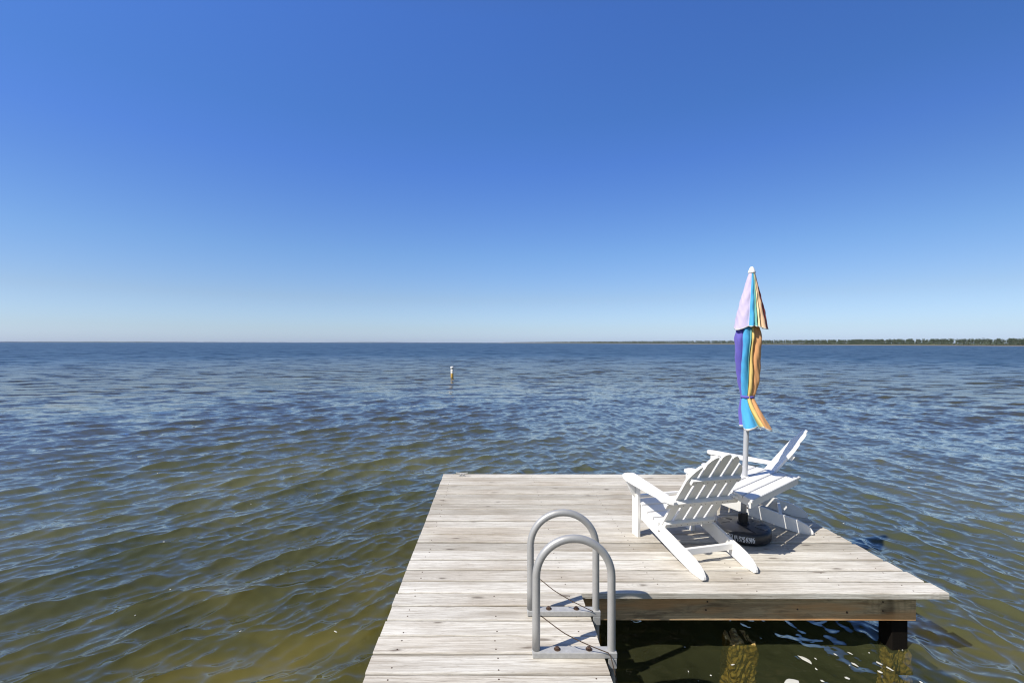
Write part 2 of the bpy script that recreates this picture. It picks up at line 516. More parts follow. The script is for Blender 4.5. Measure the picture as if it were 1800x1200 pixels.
y = 2.956
pitch = 0.1486
for i in range(18):
    xr = XR + random.uniform(-0.012, 0.012) + (0.05 if i == 0 else 0.028 if i == 1 else 0)
    plank(y + 0.0056, y + pitch - 0.0056 - random.uniform(0, 0.003), XL + random.uniform(-0.004, 0.003) + 0.010 * (i / 18), xr, True)
    y += pitch
y = 2.956
for i in range(28):
    p_ = 0.1458
    plank(y - p_ + 0.0056, y - 0.0056 - random.uniform(0, 0.003), XL + random.uniform(-0.005, 0.003) - 0.004, XW + random.uniform(-0.006, 0.006), False)
    y -= p_

def beam(name, x0, x1, y0, y1, z0, z1, mat=None):
    bm = bmesh.new()
    box(bm, -(x1 - x0) / 2, (x1 - x0) / 2, -(y1 - y0) / 2, (y1 - y0) / 2, 0, z1 - z0, bev=0.003)
    return link(name, bm, mat or M['beam'], dock, loc=((x0 + x1) / 2, (y0 + y1) / 2, z0))
ZT = -TH - 0.003
beam('front_beam', 0.60, 2.822, 3.033, 3.071, -0.226, ZT)
beam('rear_beam', -0.55, 2.822, 5.50, 5.538, -0.226, ZT)
M['joist'] = wood_mat('dark_joist_wood', (0.20, 0.15, 0.10), (0.12, 0.09, 0.06), (0.04, 0.03, 0.02), rand=False, axis='y', knots=False)
for xj in (-0.5, 0.02, 0.47):
    beam('joist', xj, xj + 0.038, -1.0, 5.497, -0.20, ZT - 0.001, M['joist'])
for xj in (1.09, 1.71, 2.31, 2.75):
    beam('joist', xj, xj + 0.038, 3.073, 5.497, -0.20, ZT - 0.001, M['joist'])
# bolt heads, dark knots and frayed end of the front beam
for (bx, bz, br) in ((1.00, -0.075, .008), (1.42, -0.155, .007), (1.43, -0.10, .006), (2.03, -0.15, .006), (2.36, -0.17, .008), (2.60, -0.16, .006), (2.60, -0.10, .006)):
    bm = bmesh.new(); lathe(bm, [(br, 0), (br * .8, .004), (br * .2, .005)], 10)
    o = link('bolt', bm, M['rust'], dock, loc=(bx, 3.0335, bz)); o.rotation_euler = (R(90), 0, 0)

def crust(s, x, top):
    bm = bmesh.new()
    seg = 44; rings = []
    zs = np.linspace(-1.35, top, 44)
    for iz, z in enumerate(zs):
        ring = []
        for k in range(seg):
            a = 2 * math.pi * k / seg
            rr = s * 0.585 / max(abs(math.cos(a)), abs(math.sin(a))) ** 0.75
            rr += random.uniform(-0.009, 0.012) + 0.012 * math.sin(a * 3 + z * 9 + x)
            if iz == len(zs) - 1: rr *= 0.86
            ring.append(bm.verts.new((rr * math.cos(a), rr * math.sin(a), z + random.uniform(-.012, .02) * (1.2 if iz > 40 else .3))))
        rings.append(ring)
    for a_, b_ in zip(rings, rings[1:]):
        for k in range(seg):
            bm.faces.new([a_[k], a_[(k + 1) % seg], b_[(k + 1) % seg], b_[k]])
    bm.faces.new(rings[-1])
    return bm
def piling(x, y, s=0.11):
    bm = bmesh.new()
    box(bm, -s / 2, s / 2, -s / 2, s / 2, -1.4, -0.204, bev=0.006)
    p = link('piling', bm, M['piling'], dock, loc=(x, y, 0))
    link('barnacle_crust', crust(s, x, -0.462), M['barnacle'], p)
for (px_, py_) in ((2.752, 3.131), (0.70, 3.30), (2.70, 5.40), (1.2, 5.40), (-0.40, 5.40), (-0.40, 3.30)):
    piling(px_, py_)
stub = thing('piling_stub', 'old broken piling stub crusted yellow with barnacles, standing under water below the front beam', 'piling stub', (1.725, 3.20, -1.35))
bm = bmesh.new(); box(bm, -0.06, 0.06, -0.06, 0.06, -0.05, 0.85, bev=0.01)
link('core', bm, M['piling'], stub)
o = link('barnacle_crust', crust(0.15, 1.7, -0.448), M['barnacle'], stub); o.location = (0, 0, 1.35)

# ------------------------------------------------------------------ LADDER
lad = thing('swim_ladder', 'pair of grey metal ladder hoops bolted to the walkway edge', 'ladder', (0.42, 2.54, 0))
def hoop_path(y):
    xl, xr, top = 0.226 - 0.42, 0.617 - 0.42, 0.605
    r = (xr - xl) / 2; cx = (xl + xr) / 2; zc = top - r
    pts = [(xl, y, 0.031), (xl, y, 0.15), (xl, y, zc - 0.06)]
    for k in range(0, 25):
        a = math.pi - math.pi * k / 24
        pts.append((cx + r * math.cos(a), y, zc + r * math.sin(a)))
    pts += [(xr, y, zc - 0.06), (xr, y, 0.0), (xr, y, -0.5), (xr, y, -1.25)]
    return pts
for yy in (2.365 - 2.54, 2.725 - 2.54):
    bm = bmesh.new(); tube(bm, hoop_path(yy), 0.0205, 20)
    link('rail', bm, M['tube'], lad, smooth=True)
    bm = bmesh.new()
    box(bm, 0.206 - .42, 0.640 - .42, yy - 0.029, yy + 0.026, 0.001, 0.030, bev=0.003)
    pl = link('mounting_plate', bm, M['galv'], lad)
    bm = bmesh.new()
    box(bm, 0.617 - .42 - 0.022, 0.617 - .42 + 0.021, yy - 0.0295, yy - 0.0215, -0.05, 0.0005, bev=0.002)
    link('clamp', bm, M['galv'], lad)
    for xb in (0.335, 0.500):
        bm = bmesh.new()
        lathe(bm, [(0.017, 0.0), (0.017, 0.003), (0.0121, 0.0031)], 20)
        lathe(bm, [(0.0118, 0.003), (0.0118, 0.011), (0.009, 0.013)], 6)
        b = link('bolt', bm, M['rust'], pl, loc=(xb - .42, yy, 0.030))
for zz in (-0.35, -0.62, -0.9):
    bm = bmesh.new(); box(bm, 0.617 - .42 - 0.03, 0.617 - .42 + 0.05, 2.365 - 2.54 + .0205, 2.725 - 2.54 - .0205, zz, zz + .03, bev=.004)
    link('step', bm, M['galv'], lad)

# cords strung from each hoop's inner leg to the walkway edge
def cord(y, z0, label, tail):
    bm = bmesh.new()
    x0, x1 = 0.226, 0.600
    pts = []
    for k in range(21):
        t = k / 20
        pts.append((x0 + 0.0225 + (x1 - x0 - 0.03) * t, y - 0.0 - 0.036 * min(1, t * 3), z0 * (1 - t) + 0.036 * t - 0.012 * math.sin(math.pi * t)))
    for k in range(1, tail + 1):
        t = k / max(tail, 1)
        pts.append((0.596 + 0.055 * t, y - 0.036 - 0.05 * t, 0.036 - 0.26 * t ** 1.3))
    tube(bm, pts, 0.0026, 8)
    o = link('cord', bm, M['cord'], None, smooth=True)
    tag(o, label, 'cord', 'cords tied to the ladder hoops')
cord(2.725, 0.235, 'thin brown cord slanting down inside the farther ladder hoop', 0)
cord(2.365, 0.205, 'thin brown cord slanting across the nearer ladder hoop and over the walkway edge', 10)

# ------------------------------------------------------------------ ADIRONDACK CHAIR
SL = R(35)
def back_pt(x, s, n):
    """point on the reclined back: x across, s up along it, n towards the front"""
    return (x, -0.252 - math.sin(SL) * s + math.cos(SL) * n, 0.188 + math.cos(SL) * s + math.sin(SL) * n)
def rail_top(y):
    ys = [-0.735, -0.72, -0.62, -0.48, -0.27, -0.10, 0.055, 0.2]
    zs = [0.02, 0.06, 0.108, 0.14, 0.192, 0.225, 0.29, 0.33]
    return float(np.interp(y, ys, zs))

def make_chair(label):
    t = thing('adirondack_chair', label, 'chair', group='white adirondack chairs on the dock')
    for s in (-1, 1):
        out_ = [(0.075, 0.172), (0.078, 0.275), (0.05, 0.298), (-0.02, 0.262), (-0.10, 0.225), (-0.19, 0.204), (-0.27, 0.192), (-0.38, 0.167), (-0.48, 0.140), (-0.56, 0.123), (-0.63, 0.104),
                (-0.685, 0.080), (-0.715, 0.055), (-0.732, 0.028), (-0.734, 0.010), (-0.72, 0.0), (-0.61, 0.0), (-0.40, 0.050), (-0.15, 0.114)]
        bm = bmesh.new()
        def fr(u, v, w, s=s):
            splay = 0.225 + 0.022 * (u + 0.735) / 0.81
            return (s * (splay - w), u, v)
        prism(bm, out_, fr, 0.025, bev=0.003)
        rl = link('side_rail', bm, M['white'], t)
        bm = bmesh.new(); lathe(bm, [(0.007, 0), (0.006, 0.003), (0.002, 0.004)], 10)
        b = link('bolt', bm, M['rust'], rl, loc=(s * 0.2385, -0.245, 0.150)); b.rotation_euler = (0, s * R(90), 0)
        bm = bmesh.new()
        xa, xb = sorted((s * 0.2495, s * 0.2755))
        box(bm, xa, xb, 0.0, 0.088, 0.0, 0.474, bev=0.003)
        # leg stops under the sloping arm
        link('front_leg', bm, M['white'], t)
        bm = bmesh.new()
        prism(bm, [(0.276, 0.470), (0.352, 0.472), (0.350, 0.448), (0.325, 0.395), (0.300, 0.350), (0.276, 0.325)], lambda u, v, w, s=s: (s * u, 0.034 + w, v), 0.022, bev=0.002)
        link('arm_bracket', bm, M['white'], t)
        # arm: paddle, broad and round at the front, narrow behind
        o2 = [(0.242, 0.10), (0.262, 0.118), (0.30, 0.126), (0.335, 0.120), (0.360, 0.100), (0.374, 0.065), (0.375, 0.02), (0.366, -0.10), (0.350, -0.25), (0.333, -0.38), (0.322, -0.46), (0.312, -0.49), (0.292, -0.505), (0.268, -0.50), (0.252, -0.48), (0.248, -0.40), (0.243, -0.1)]
        bm = bmesh.new()
        prism(bm, o2, lambda u, v, w, s=s: (s * u, v, 0.475 + (v - 0.04) * 0.06 + w + max(0, v) * 0.05), 0.024, bev=0.005)
        link('arm', bm, M['white'], t)
    # seat slats
    ys = [(0.118, 0.052), (0.044, -0.018), (-0.034, -0.094), (-0.110, -0.172), (-0.188, -0.246)]
    for k, (ya, yb) in enumerate(ys):
        bm = bmesh.new()
        za, zb = rail_top(min(ya, 0.055)) + 0.002, rail_top(yb) + 0.002
        if k == 0: za = zb = 0.300
        L2 = 0.2475
        if k == 0:
            prism(bm, [(0.089, za), (0.128, za - 0.006), (0.128, za + 0.014), (0.089, za + 0.020)], lambda u, v, w: (-L2 + w, u, v), 2 * L2, bev=0.003)
        else:
            prism(bm, [(yb, zb), (ya, za), (ya, za + 0.020), (yb, zb + 0.020)], lambda u, v, w: (-L2 + w, u, v), 2 * L2, bev=0.003)
        link('seat_slat', bm, M['white'], t)
    bm = bmesh.new()
    box(bm, -0.219, 0.219, 0.050, 0.075, 0.19, 0.283, bev=0.003)
    link('front_apron', bm, M['white'], t)
    # back slats with an arched top
    arch = lambda x: 0.800 - 0.235 * (abs(x) / 0.231) ** 2.2
    for k in range(5):
        cx = (k - 2) * 0.0955
        xa, xb = cx - 0.0360, cx + 0.0360
        pts = [(xa, 0.0), (xb, 0.0)] + [(xb + (xa - xb) * q / 10, arch(xb + (xa - xb) * q / 10) - 0.022 * abs(1 - q / 5) ** 3) for q in range(11)]
        bm = bmesh.new()
        prism(bm, pts, lambda u, v, w: back_pt(u, v, w), 0.019, bev=0.002)
        link('back_slat', bm, M['white'], t)
    # rails across the back, with two screws to every slat
    for (s0, s1, half, dep) in ((0.012, 0.062, 0.222, 0.028), (0.276, 0.322, 0.315, 0.034), (0.525, 0.570, 0.205, 0.030)):
        bm = bmesh.new()
        prism(bm, [(s0, -0.001), (s1, -0.001), (s1, -dep), (s0, -dep)], lambda u, v, w, half=half: back_pt(-half + w, u, v), 2 * half, bev=0.003)
        rl = link('back_rail', bm, M['white'], t)
        for k in range(5):
            for dx in (-0.02, 0.02):
                bm = bmesh.new(); lathe(bm, [(0.0038, 0), (0.0034, 0.0012)], 8)
                sc = link('screw', bm, M['nail'], rl, loc=back_pt((k - 2) * 0.0955 + dx if abs((k - 2) * 0.0955 + dx) < half - .006 else math.copysign(half - .012, k - 2), (s0 + s1) / 2 + random.uniform(-.004, .004), -dep + 0.0003))
                sc.rotation_euler = (R(90) - SL, 0, 0)
    bm = bmesh.new()
    box(bm, -0.2055, 0.2055, -0.512, -0.488, 0.072, 0.120, bev=0.003)
    link('stretcher', bm, M['white'], t)
    return t

ch1 = make_chair('white adirondack chair seen from behind, its slatted back towards the ladder')
ch2 = copy_tree(ch1)
ch2['label'] = 'white adirondack chair seen side-on, its slatted back leaning out over the platform edge'
F1, F2 = 103.9, 150.5
ch1.location = (1.474, 3.86, 0.0); ch1.rotation_euler = (0, 0, R(F1 - 90))
ch2.location = (2.18, 4.398, 0.0); ch2.rotation_euler = (0, 0, R(F2 - 90))

# ------------------------------------------------------------------ TABLE BETWEEN THE CHAIRS
tab = thing('corner_table', 'white slatted wedge table resting on the arms of both chairs, umbrella pole through it', 'table', (2.10, 3.80, 0))
Bc, Cc, Dc, Ec = Vector((1.88, 3.30, .482)), Vector((2.63, 3.89, .482)), Vector((2.305, 4.155, .515)), Vector((1.765, 3.735, .515))
org = Vector((2.10, 3.80, 0))
PITCHN = 5
pole_hit = Vector((2.113, 3.82))
for k in range(PITCHN):
    a0, a1 = (k + 0.0) / PITCHN + (0.010 if k else 0), (k + 1.0) / PITCHN - (0.010 if k < 4 else 0)
    q = [Bc.lerp(Ec, a0), Cc.lerp(Dc, a0), Cc.lerp(Dc, a1), Bc.lerp(Ec, a1)]
    bm = bmesh.new()
    top = [bm.verts.new(p - org) for p in q]
    bot = [bm.verts.new(p - org - Vector((0, 0, 0.021))) for p in q]
    fs = [bm.faces.new(top), bm.faces.new(bot[::-1])]
    for i in range(4):
        fs.append(bm.faces.new([top[i], bot[i], bot[(i + 1) % 4], top[(i + 1) % 4]]))
    bmesh.ops.bevel(bm, geom=list(fs[0].edges), offset=0.003, segments=2, affect='EDGES')
    link('table_slat', bm, M['white'], tab)
def table_rail(p, q, inset, h, t, name, z_off=0.0215):
    p, q = Vector(p), Vector(q)
    d = (q - p); d.z = 0; d.normalize()
    n = Vector((-d.y, d.x, 0))
    bm = bmesh.new()
    pts = [(p + d * inset + n * 0.014, q - d * inset + n * 0.014)]
    a, b = pts[0]
    ring = []
    for base in (a, b):
        ring.append([bm.verts.new(base - org + Vector((0, 0, -z_off)) + n * w + Vector((0, 0, -hh))) for w, hh in ((0, 0), (t, 0), (t, h), (0, h))])
    for i in range(4):
        bm.faces.new([ring[0][i], ring[0][(i + 1) % 4], ring[1][(i + 1) % 4], ring[1][i]])
    bm.faces.new(ring[0][::-1]); bm.faces.new(ring[1])
    bmesh.ops.bevel(bm, geom=list(bm.edges), offset=0.002, segments=1, affect='EDGES')
    return link(name, bm, M['white'], tab)
table_rail(Bc, Cc, 0.012, 0.046, 0.022, 'apron')
table_rail(Ec, Bc, 0.045, 0.040, 0.022, 'apron')
table_rail(Cc, Dc, 0.045, 0.040, 0.022, 'apron')
bm = bmesh.new(); lathe(bm, [(0.022, 0), (0.030, 0), (0.030, 0.006), (0.027, 0.009), (0.022, 0.009)], 24)
link('pole_grommet', bm, M['finial'], tab, loc=(pole_hit.x - org.x, pole_hit.y - org.y, 0.4995))

# ------------------------------------------------------------------ UMBRELLA BASE
ub = thing('umbrella_base', 'round black weighted umbrella base with worn white print on its side', 'umbrella base', (2.10, 3.82, 0))
bm = bmesh.new()
lathe(bm, [(0.05, 0.001), (0.185, 0.001), (0.198, 0.008), (0.207, 0.03), (0.208, 0.06), (0.207, 0.086), (0.200, 0.096), (0.185, 0.101), (0.12, 0.110), (0.06, 0.116), (0.045, 0.117)], 64)
bb = link('base_body', bm, M['black'], ub, smooth=True)
bm = bmesh.new()
lathe(bm, [(0.046, 0.116), (0.046, 0.124), (0.034, 0.128), (0.033, 0.190), (0.036, 0.192), (0.036, 0.200), (0.0215, 0.201)], 28)
link('collar', bm, M['collar'], ub, smooth=False)
bm = bmesh.new()
for k in range(12):
    a = 2 * math.pi * k / 12
    box(bm, -0.004, 0.004, 0.031, 0.037, 0.132, 0.188, Matrix.Rotation(a, 4, 'Z'))
link('collar_grip', bm, M['collar'], ub)
bm = bmesh.new(); lathe(bm, [(0.022, 0.110), (0.022, 0.118), (0.015, 0.121)], 18, (0.06, 0.105, 0))
link('filler_cap', bm, M['collar'], ub)
# moulded ribs on the top
bm = bmesh.new()
for a0 in (-100, -60, -20, 20, 60, 120, 160):
    pts = []
    for k in range(7):
        r_ = 0.10 + 0.085 * k / 6
        zz = np.interp(r_, [0.06, 0.12, 0.18, 0.196], [0.116, 0.110, 0.101, 0.094])
        pts.append((r_ * math.cos(R(a0 + k * 2)), r_ * math.sin(R(a0 + k * 2)), zz))
    tube(bm, pts, 0.0035, 6)
link('rib', bm, M['black'], ub, smooth=True)
# worn white print: three illegible groups of characters
bm = bmesh.new()
rows = ["0110 011110 1111 0010111 0110 0111 1011 1101 0111",
        "1001 110011 1001 0110100 1011 1101 1101 1011 1101",
        "0011 110111 1011 0110111 1101 1110 1111 1111 1101",
        "0110 110011 1101 0110101 0111 1011 1011 0111 1011",
        "0000 011110 0101 0010111 0101 0111 0101 1101 0101"]
cw = 0.0048
a_mid = math.atan2(-3.82, -2.10) - 0.10
for ri, row in enumerate(rows):
    for ci, chx in enumerate(row):
        if chx == '1' and random.random() < 0.9:
            a = a_mid - 0.62 + ci * cw / 0.208
            z1 = 0.081 - ri * 0.0100
            vs = []
            for (aa, zz) in ((a, z1), (a + cw / 0.208, z1), (a + cw / 0.208, z1 - 0.0096), (a, z1 - 0.0096)):
                rr = float(np.interp(zz, [0.03, 0.06, 0.082], [0.206, 0.208, 0.205])) + 0.0012
                vs.append(bm.verts.new((rr * math.cos(aa), rr * math.sin(aa), zz)))
            bm.faces.new(vs)
pr = link('printed_marking', bm, M['print'], ub)

# ------------------------------------------------------------------ UMBRELLA
UX, UY = 2.10, 3.82
LEAN = 0.033       # sideways lean of the pole per metre
umb = thing('beach_umbrella', 'closed rainbow striped umbrella tied with a purple strap', 'umbrella', (UX, UY, 0.115))
def upos(z):       # centre of the pole at height z, relative to the thing
    return Vector((LEAN * (z - 0.1), 0, z - 0.115))
bm = bmesh.new()
tube(bm, [upos(0.125), upos(0.6), upos(1.2), upos(1.7), upos(2.17)], 0.0205, 20)
link('pole', bm, M['pole'], umb, smooth=True)
bm = bmesh.new()
tube(bm, [upos(0.203), upos(0.40), upos(0.475)], 0.0222, 20)
link('pole_sleeve', bm, M['pole'], umb, smooth=True)
tc_ = math.atan2(-UY, -UX)      # direction from the umbrella to the walkway side
def uv_dir(th):                 # th: 0 = front of the bundle, + to the right seen from there
    return Vector((math.cos(tc_ + th), math.sin(tc_ + th), 0))
def bundle(levels, seams, mats, name, hem_fn, trim_mat, seed=1, per=26, crease=1.0):
    """folded cloth: levels = (z, radius, offset_right, pleat_depth); seams = (t, seam angles) from top to hem"""
    rr = random.Random(seed)
    bm = bmesh.new()
    zs = [l[0] for l in levels]
    nz = 70
    ph = [rr.uniform(0, 6.28) for _ in range(12)]
    npan = len(mats)
    pf = [rr.uniform(0.75, 1.25) for _ in range(npan)]
    skew = [rr.uniform(-0.25, 0.25) for _ in range(npan)]
    rings = []
    right = Vector((-tc_s, tc_c, 0))
    for i in range(nz + 1):
        t = i / nz
        z = zs[0] + (zs[-1] - zs[0]) * t
        at = lambda q: float(np.interp(-z, [-l[0] for l in levels], [l[q] for l in levels]))
        rad, off, dep = at(1), at(2), at(3)
        sm = [float(np.interp(t, [a for a, _ in seams], [b[q] for _, b in seams])) for q in range(npan)]
        sm.append(sm[0] + 2 * math.pi)
        ring = []
        for j in range(npan):
            for k in range(per):
                u = k / per
                th = sm[j] + (sm[j + 1] - sm[j]) * u
                us = u + skew[j] * math.sin(math.pi * u) * 0.5 * (0.4 + 0.6 * math.sin(3 * t + ph[j % 12]))
                fold = abs(math.sin(math.pi * us)) ** 0.55
                sh = rad * (1 - dep * pf[j] + dep * pf[j] * fold)
                sh += rad * 0.07 * math.sin(2 * th + ph[0] + 4.5 * t) * (0.3 + dep)
                sh += crease * rad * 0.035 * math.sin(7 * th + ph[1] + 16 * t + 1.5 * math.sin(5 * t + ph[4]))
                sh += crease * rad * 0.02 * math.sin(13 * th - 38 * t + ph[2])
                hem = hem_fn(th, u, j) * max(0, (t - 0.8) / 0.2)
                p = upos(z) + right * off + uv_dir(th) * sh + Vector((0, 0, hem))
                ring.append(bm.verts.new(p))
        rings.append(ring)
    n = npan * per
    for i in range(nz):
        for k in range(n):
            f = bm.faces.new([rings[i][k], rings[i][(k + 1) % n], rings[i + 1][(k + 1) % n], rings[i + 1][k]])
            f.material_index = k // per if i < nz - 1 else npan
    o = link(name, bm, list(mats) + [trim_mat], umb, smooth=True)
    md = o.modifiers.new('thickness', 'SOLIDIFY'); md.thickness = 0.002
    return o
tc_c, tc_s = math.cos(tc_), math.sin(tc_)
# 'right' seen from the walkway = direction +90 deg from the facing direction
AS = lambda v: math.asin(max(-1, min(1, v)))
PI = math.pi
vm = [M['green'], M['purple'], M['lavender'], M['blue'], M['green'], M['cream'], M['peach'], M['red'], M['navy']]
v_top = [-PI, -2.5, -1.95, AS(-0.02), AS(0.42), AS(0.60), AS(0.78), AS(0.96), 2.2]
v_low = [-PI, -2.5, -1.85, AS(-0.12), AS(0.26), AS(0.44), AS(0.63), AS(0.92), 2.0]
vent_hem = lambda th, u, j: -0.010 * math.sin(PI * u) + 0.013 * math.sin(3 * th + 1)
bundle([(2.215, 0.022, 0, 0.05), (2.15, 0.040, 0, 0.12), (1.95, 0.087, 0, 0.18), (1.80, 0.118, 0.002, 0.24), (1.752, 0.131, 0.003, 0.30)],
       [(0, v_top), (1, v_low)], vm, 'vent', vent_hem, M['trim'], seed=3, crease=0.6)
cm = [M['red'], M['purple'], M['blue'], M['green'], M['yellow'], M['orange'], M['navy']]
c_sm = [(0.0, [-2.6, -1.75, AS(-0.42), AS(0.26), AS(0.36), AS(0.60), 1.65]),
        (0.30, [-2.7, -1.9, AS(-0.58), AS(0.06), AS(0.12), AS(0.46), 1.60]),
        (0.72, [-2.9, -2.3, -1.45, AS(-0.10), AS(-0.07), AS(0.60), 1.75]),
        (0.80, [-2.9, -2.2, -1.35, AS(-0.02), AS(0.02), AS(0.62), 1.80]),
        (1.0, [-2.8, -2.0, -1.25, AS(0.26), AS(0.32), AS(0.62), 1.85])]
can_hem = lambda th, u, j: -0.012 * math.sin(PI * u) + 0.010 * math.sin(3 * th + 0.6) + (0.016 if j == 4 else 0) * math.sin(PI * u)
bundle([(1.80, 0.070, -0.008, 0.20), (1.74, 0.088, -0.012, 0.24), (1.66, 0.104, -0.008, 0.30), (1.50, 0.096, -0.006, 0.34), (1.30, 0.078, 0.002, 0.32), (1.20, 0.058, 0.002, 0.22), (1.178, 0.049, 0.0, 0.12),
        (1.165, 0.049, 0.0, 0.12), (1.14, 0.058, 0.003, 0.24), (1.08, 0.078, 0.016, 0.36), (1.00, 0.106, 0.040, 0.46), (0.925, 0.128, 0.062, 0.55)],
       c_sm, cm, 'canopy', can_hem, M['trim'], seed=9)
bm = bmesh.new()
zc = 1.172
ring = []
for (z, r_) in ((zc - 0.011, 0.0520), (zc + 0.011, 0.0520)):
    ring.append([bm.verts.new(upos(z) + uv_dir(2 * math.pi * k / 40) * (r_ + 0.0012 * math.sin(k * 2.2))) for k in range(40)])
for k in range(40):
    bm.faces.new([ring[0][k], ring[0][(k + 1) % 40], ring[1][(k + 1) % 40], ring[1][k]])
st = link('tie_strap', bm, M['purple'], umb, smooth=True)
md = st.modifiers.new('thickness', 'SOLIDIFY'); md.thickness = 0.003
bm = bmesh.new()
c0 = upos(2.205)
lathe(bm, [(0.026, 0.0), (0.030, 0.004), (0.029, 0.012), (0.022, 0.032), (0.015, 0.048), (0.008, 0.056), (0.002, 0.058)], 24, c0)
link('finial', bm, M['finial'], umb, smooth=True)

# ------------------------------------------------------------------ CLEAT
cl = thing('dock_cleat', 'small grey metal mooring cleat on the far left corner of the platform', 'cleat', (-0.375, 5.54, 0.0))
bm = bmesh.new(); box(bm, -0.035, 0.035, -0.016, 0.016, 0.0005, 0.006, bev=0.002)
link('cleat_base', bm, M['galv'], cl)
for sx in (-0.018, 0.018):
    bm = bmesh.new(); tube(bm, [(sx, 0, 0.005), (sx * 0.95, 0, 0.03)], 0.0075, 10); link('cleat_leg', bm, M['galv'], cl, smooth=True)
bm = bmesh.new(); tube(bm, [(-0.072, 0, 0.040), (-0.06, 0, 0.037), (-0.03, 0, 0.033), (0, 0, 0.032), (0.03, 0, 0.033), (0.06, 0, 0.037), (0.072, 0, 0.040)], lambda t: 0.009 - 0.004 * abs(2 * t - 1), 10)
link('cleat_horn', bm, M['galv'], cl, smooth=True)

# ------------------------------------------------------------------ MARKER POST
mk = thing('marker_post', 'white marker pipe with a rust-yellow foot standing alone in the open water', 'marker post', (-2.42, 26.8, WATER))
bm = bmesh.new(); lathe(bm, [(0.082, -1.2), (0.082, -0.3), (0.082, 0.3), (0.082, 0.56)], 24)
link('pipe', bm, M['marker'], mk, smooth=True)
bm = bmesh.new(); lathe(bm, [(0.0825, 0.53), (0.098, 0.532), (0.098, 0.63), (0.09, 0.655), (0.06, 0.672), (0.01, 0.678)], 24)
link('cap', bm, M['finial'], mk, smooth=True)
bm = bmesh.new(); lathe(bm, [(0.0825, 0.42), (0.088, 0.422), (0.088, 0.45), (0.0825, 0.452)], 24)
link('band', bm, M['galv'], mk, smooth=True)

# ------------------------------------------------------------------ WATER
def make_waves():
    """two wind-sea families whose crest direction turns from left to right, plus crossing chop"""
    W = []
    def fam(n, lam0, lam1, crest_deg, spread, slope, side):
        for _ in range(n):
            lam = math.exp(rng.uniform(math.log(lam0), math.log(lam1)))
            ang = R(crest_deg + rng.normal(0, spread)) - math.pi / 2
            k = 2 * math.pi / lam
            W.append((k, math.cos(ang), math.sin(ang), slope / k, rng.uniform(0, 2 * math.pi), side))
    fam(12, 1.3, 3.2, 46, 12, 0.013, -1)
    fam(30, 0.50, 1.3, 42, 20, 0.024, -1)
    fam(44, 0.20, 0.55, 41, 22, 0.042, -1)
    fam(48, 0.07, 0.22, 42, 30, 0.044, -1)
    fam(12, 1.1, 3.0, 95, 12, 0.013, 1)
    fam(30, 0.45, 1.1, 97, 20, 0.024, 1)
    fam(44, 0.18, 0.50, 98, 22, 0.042, 1)
    fam(48, 0.07, 0.20, 98, 30, 0.044, 1)
    fam(20, 0.16, 0.8, 65, 60, 0.014, 0)
    return W
WAVES = make_waves()
def sstep(a, b, x):
    t = np.clip((x - a) / (b - a), 0, 1)
    return t * t * (3 - 2 * t)
def wave_field(X, Y, dr=None, ds=None):
    r = np.hypot(X, Y) + 1e-6
    ux, uy = X / r, Y / r
    side = sstep(-1.5, 6.0, X + 0.06 * Y)
    lee = 1 - 0.62 * sstep(0.45, 0.75, X) * (1 - sstep(2.2, 2.9, X)) * (1 - sstep(3.0, 4.2, Y))
    lee = lee * (1 - 0.35 * sstep(-0.62, -0.5, X) * (1 - sstep(0.4, 0.6, X)) * (1 - sstep(5.4, 5.9, Y)))
    H = np.zeros_like(X); DX = np.zeros_like(X); DY = np.zeros_like(X)
    # gusts: patches of rougher and calmer water
    g = 1 + 0.22 * np.sin(X * 0.31 + Y * 0.17 + 1) + 0.18 * np.sin(X * -0.12 + Y * 0.41 + 2.2)
    for k, cx, cy, a, ph, sd in WAVES:
        w = (1 - side) if sd < 0 else side if sd > 0 else 1.0
        if dr is not None:
            kr = abs(k * (cx * ux + cy * uy)); kt = abs(k * (-cx * uy + cy * ux))
            w = w * np.exp(-(kr * dr / 2.3) ** 2 - (kt * ds / 2.3) ** 2)
        p = k * (cx * X + cy * Y) + ph + 0.35 * np.sin(0.5 * (cx * Y - cy * X) + ph)
        amp = a * w * lee * g
        H += amp * np.cos(p)
        DX -= 0.9 * amp * cx * np.sin(p); DY -= 0.9 * amp * cy * np.sin(p)
    return H, DX, DY
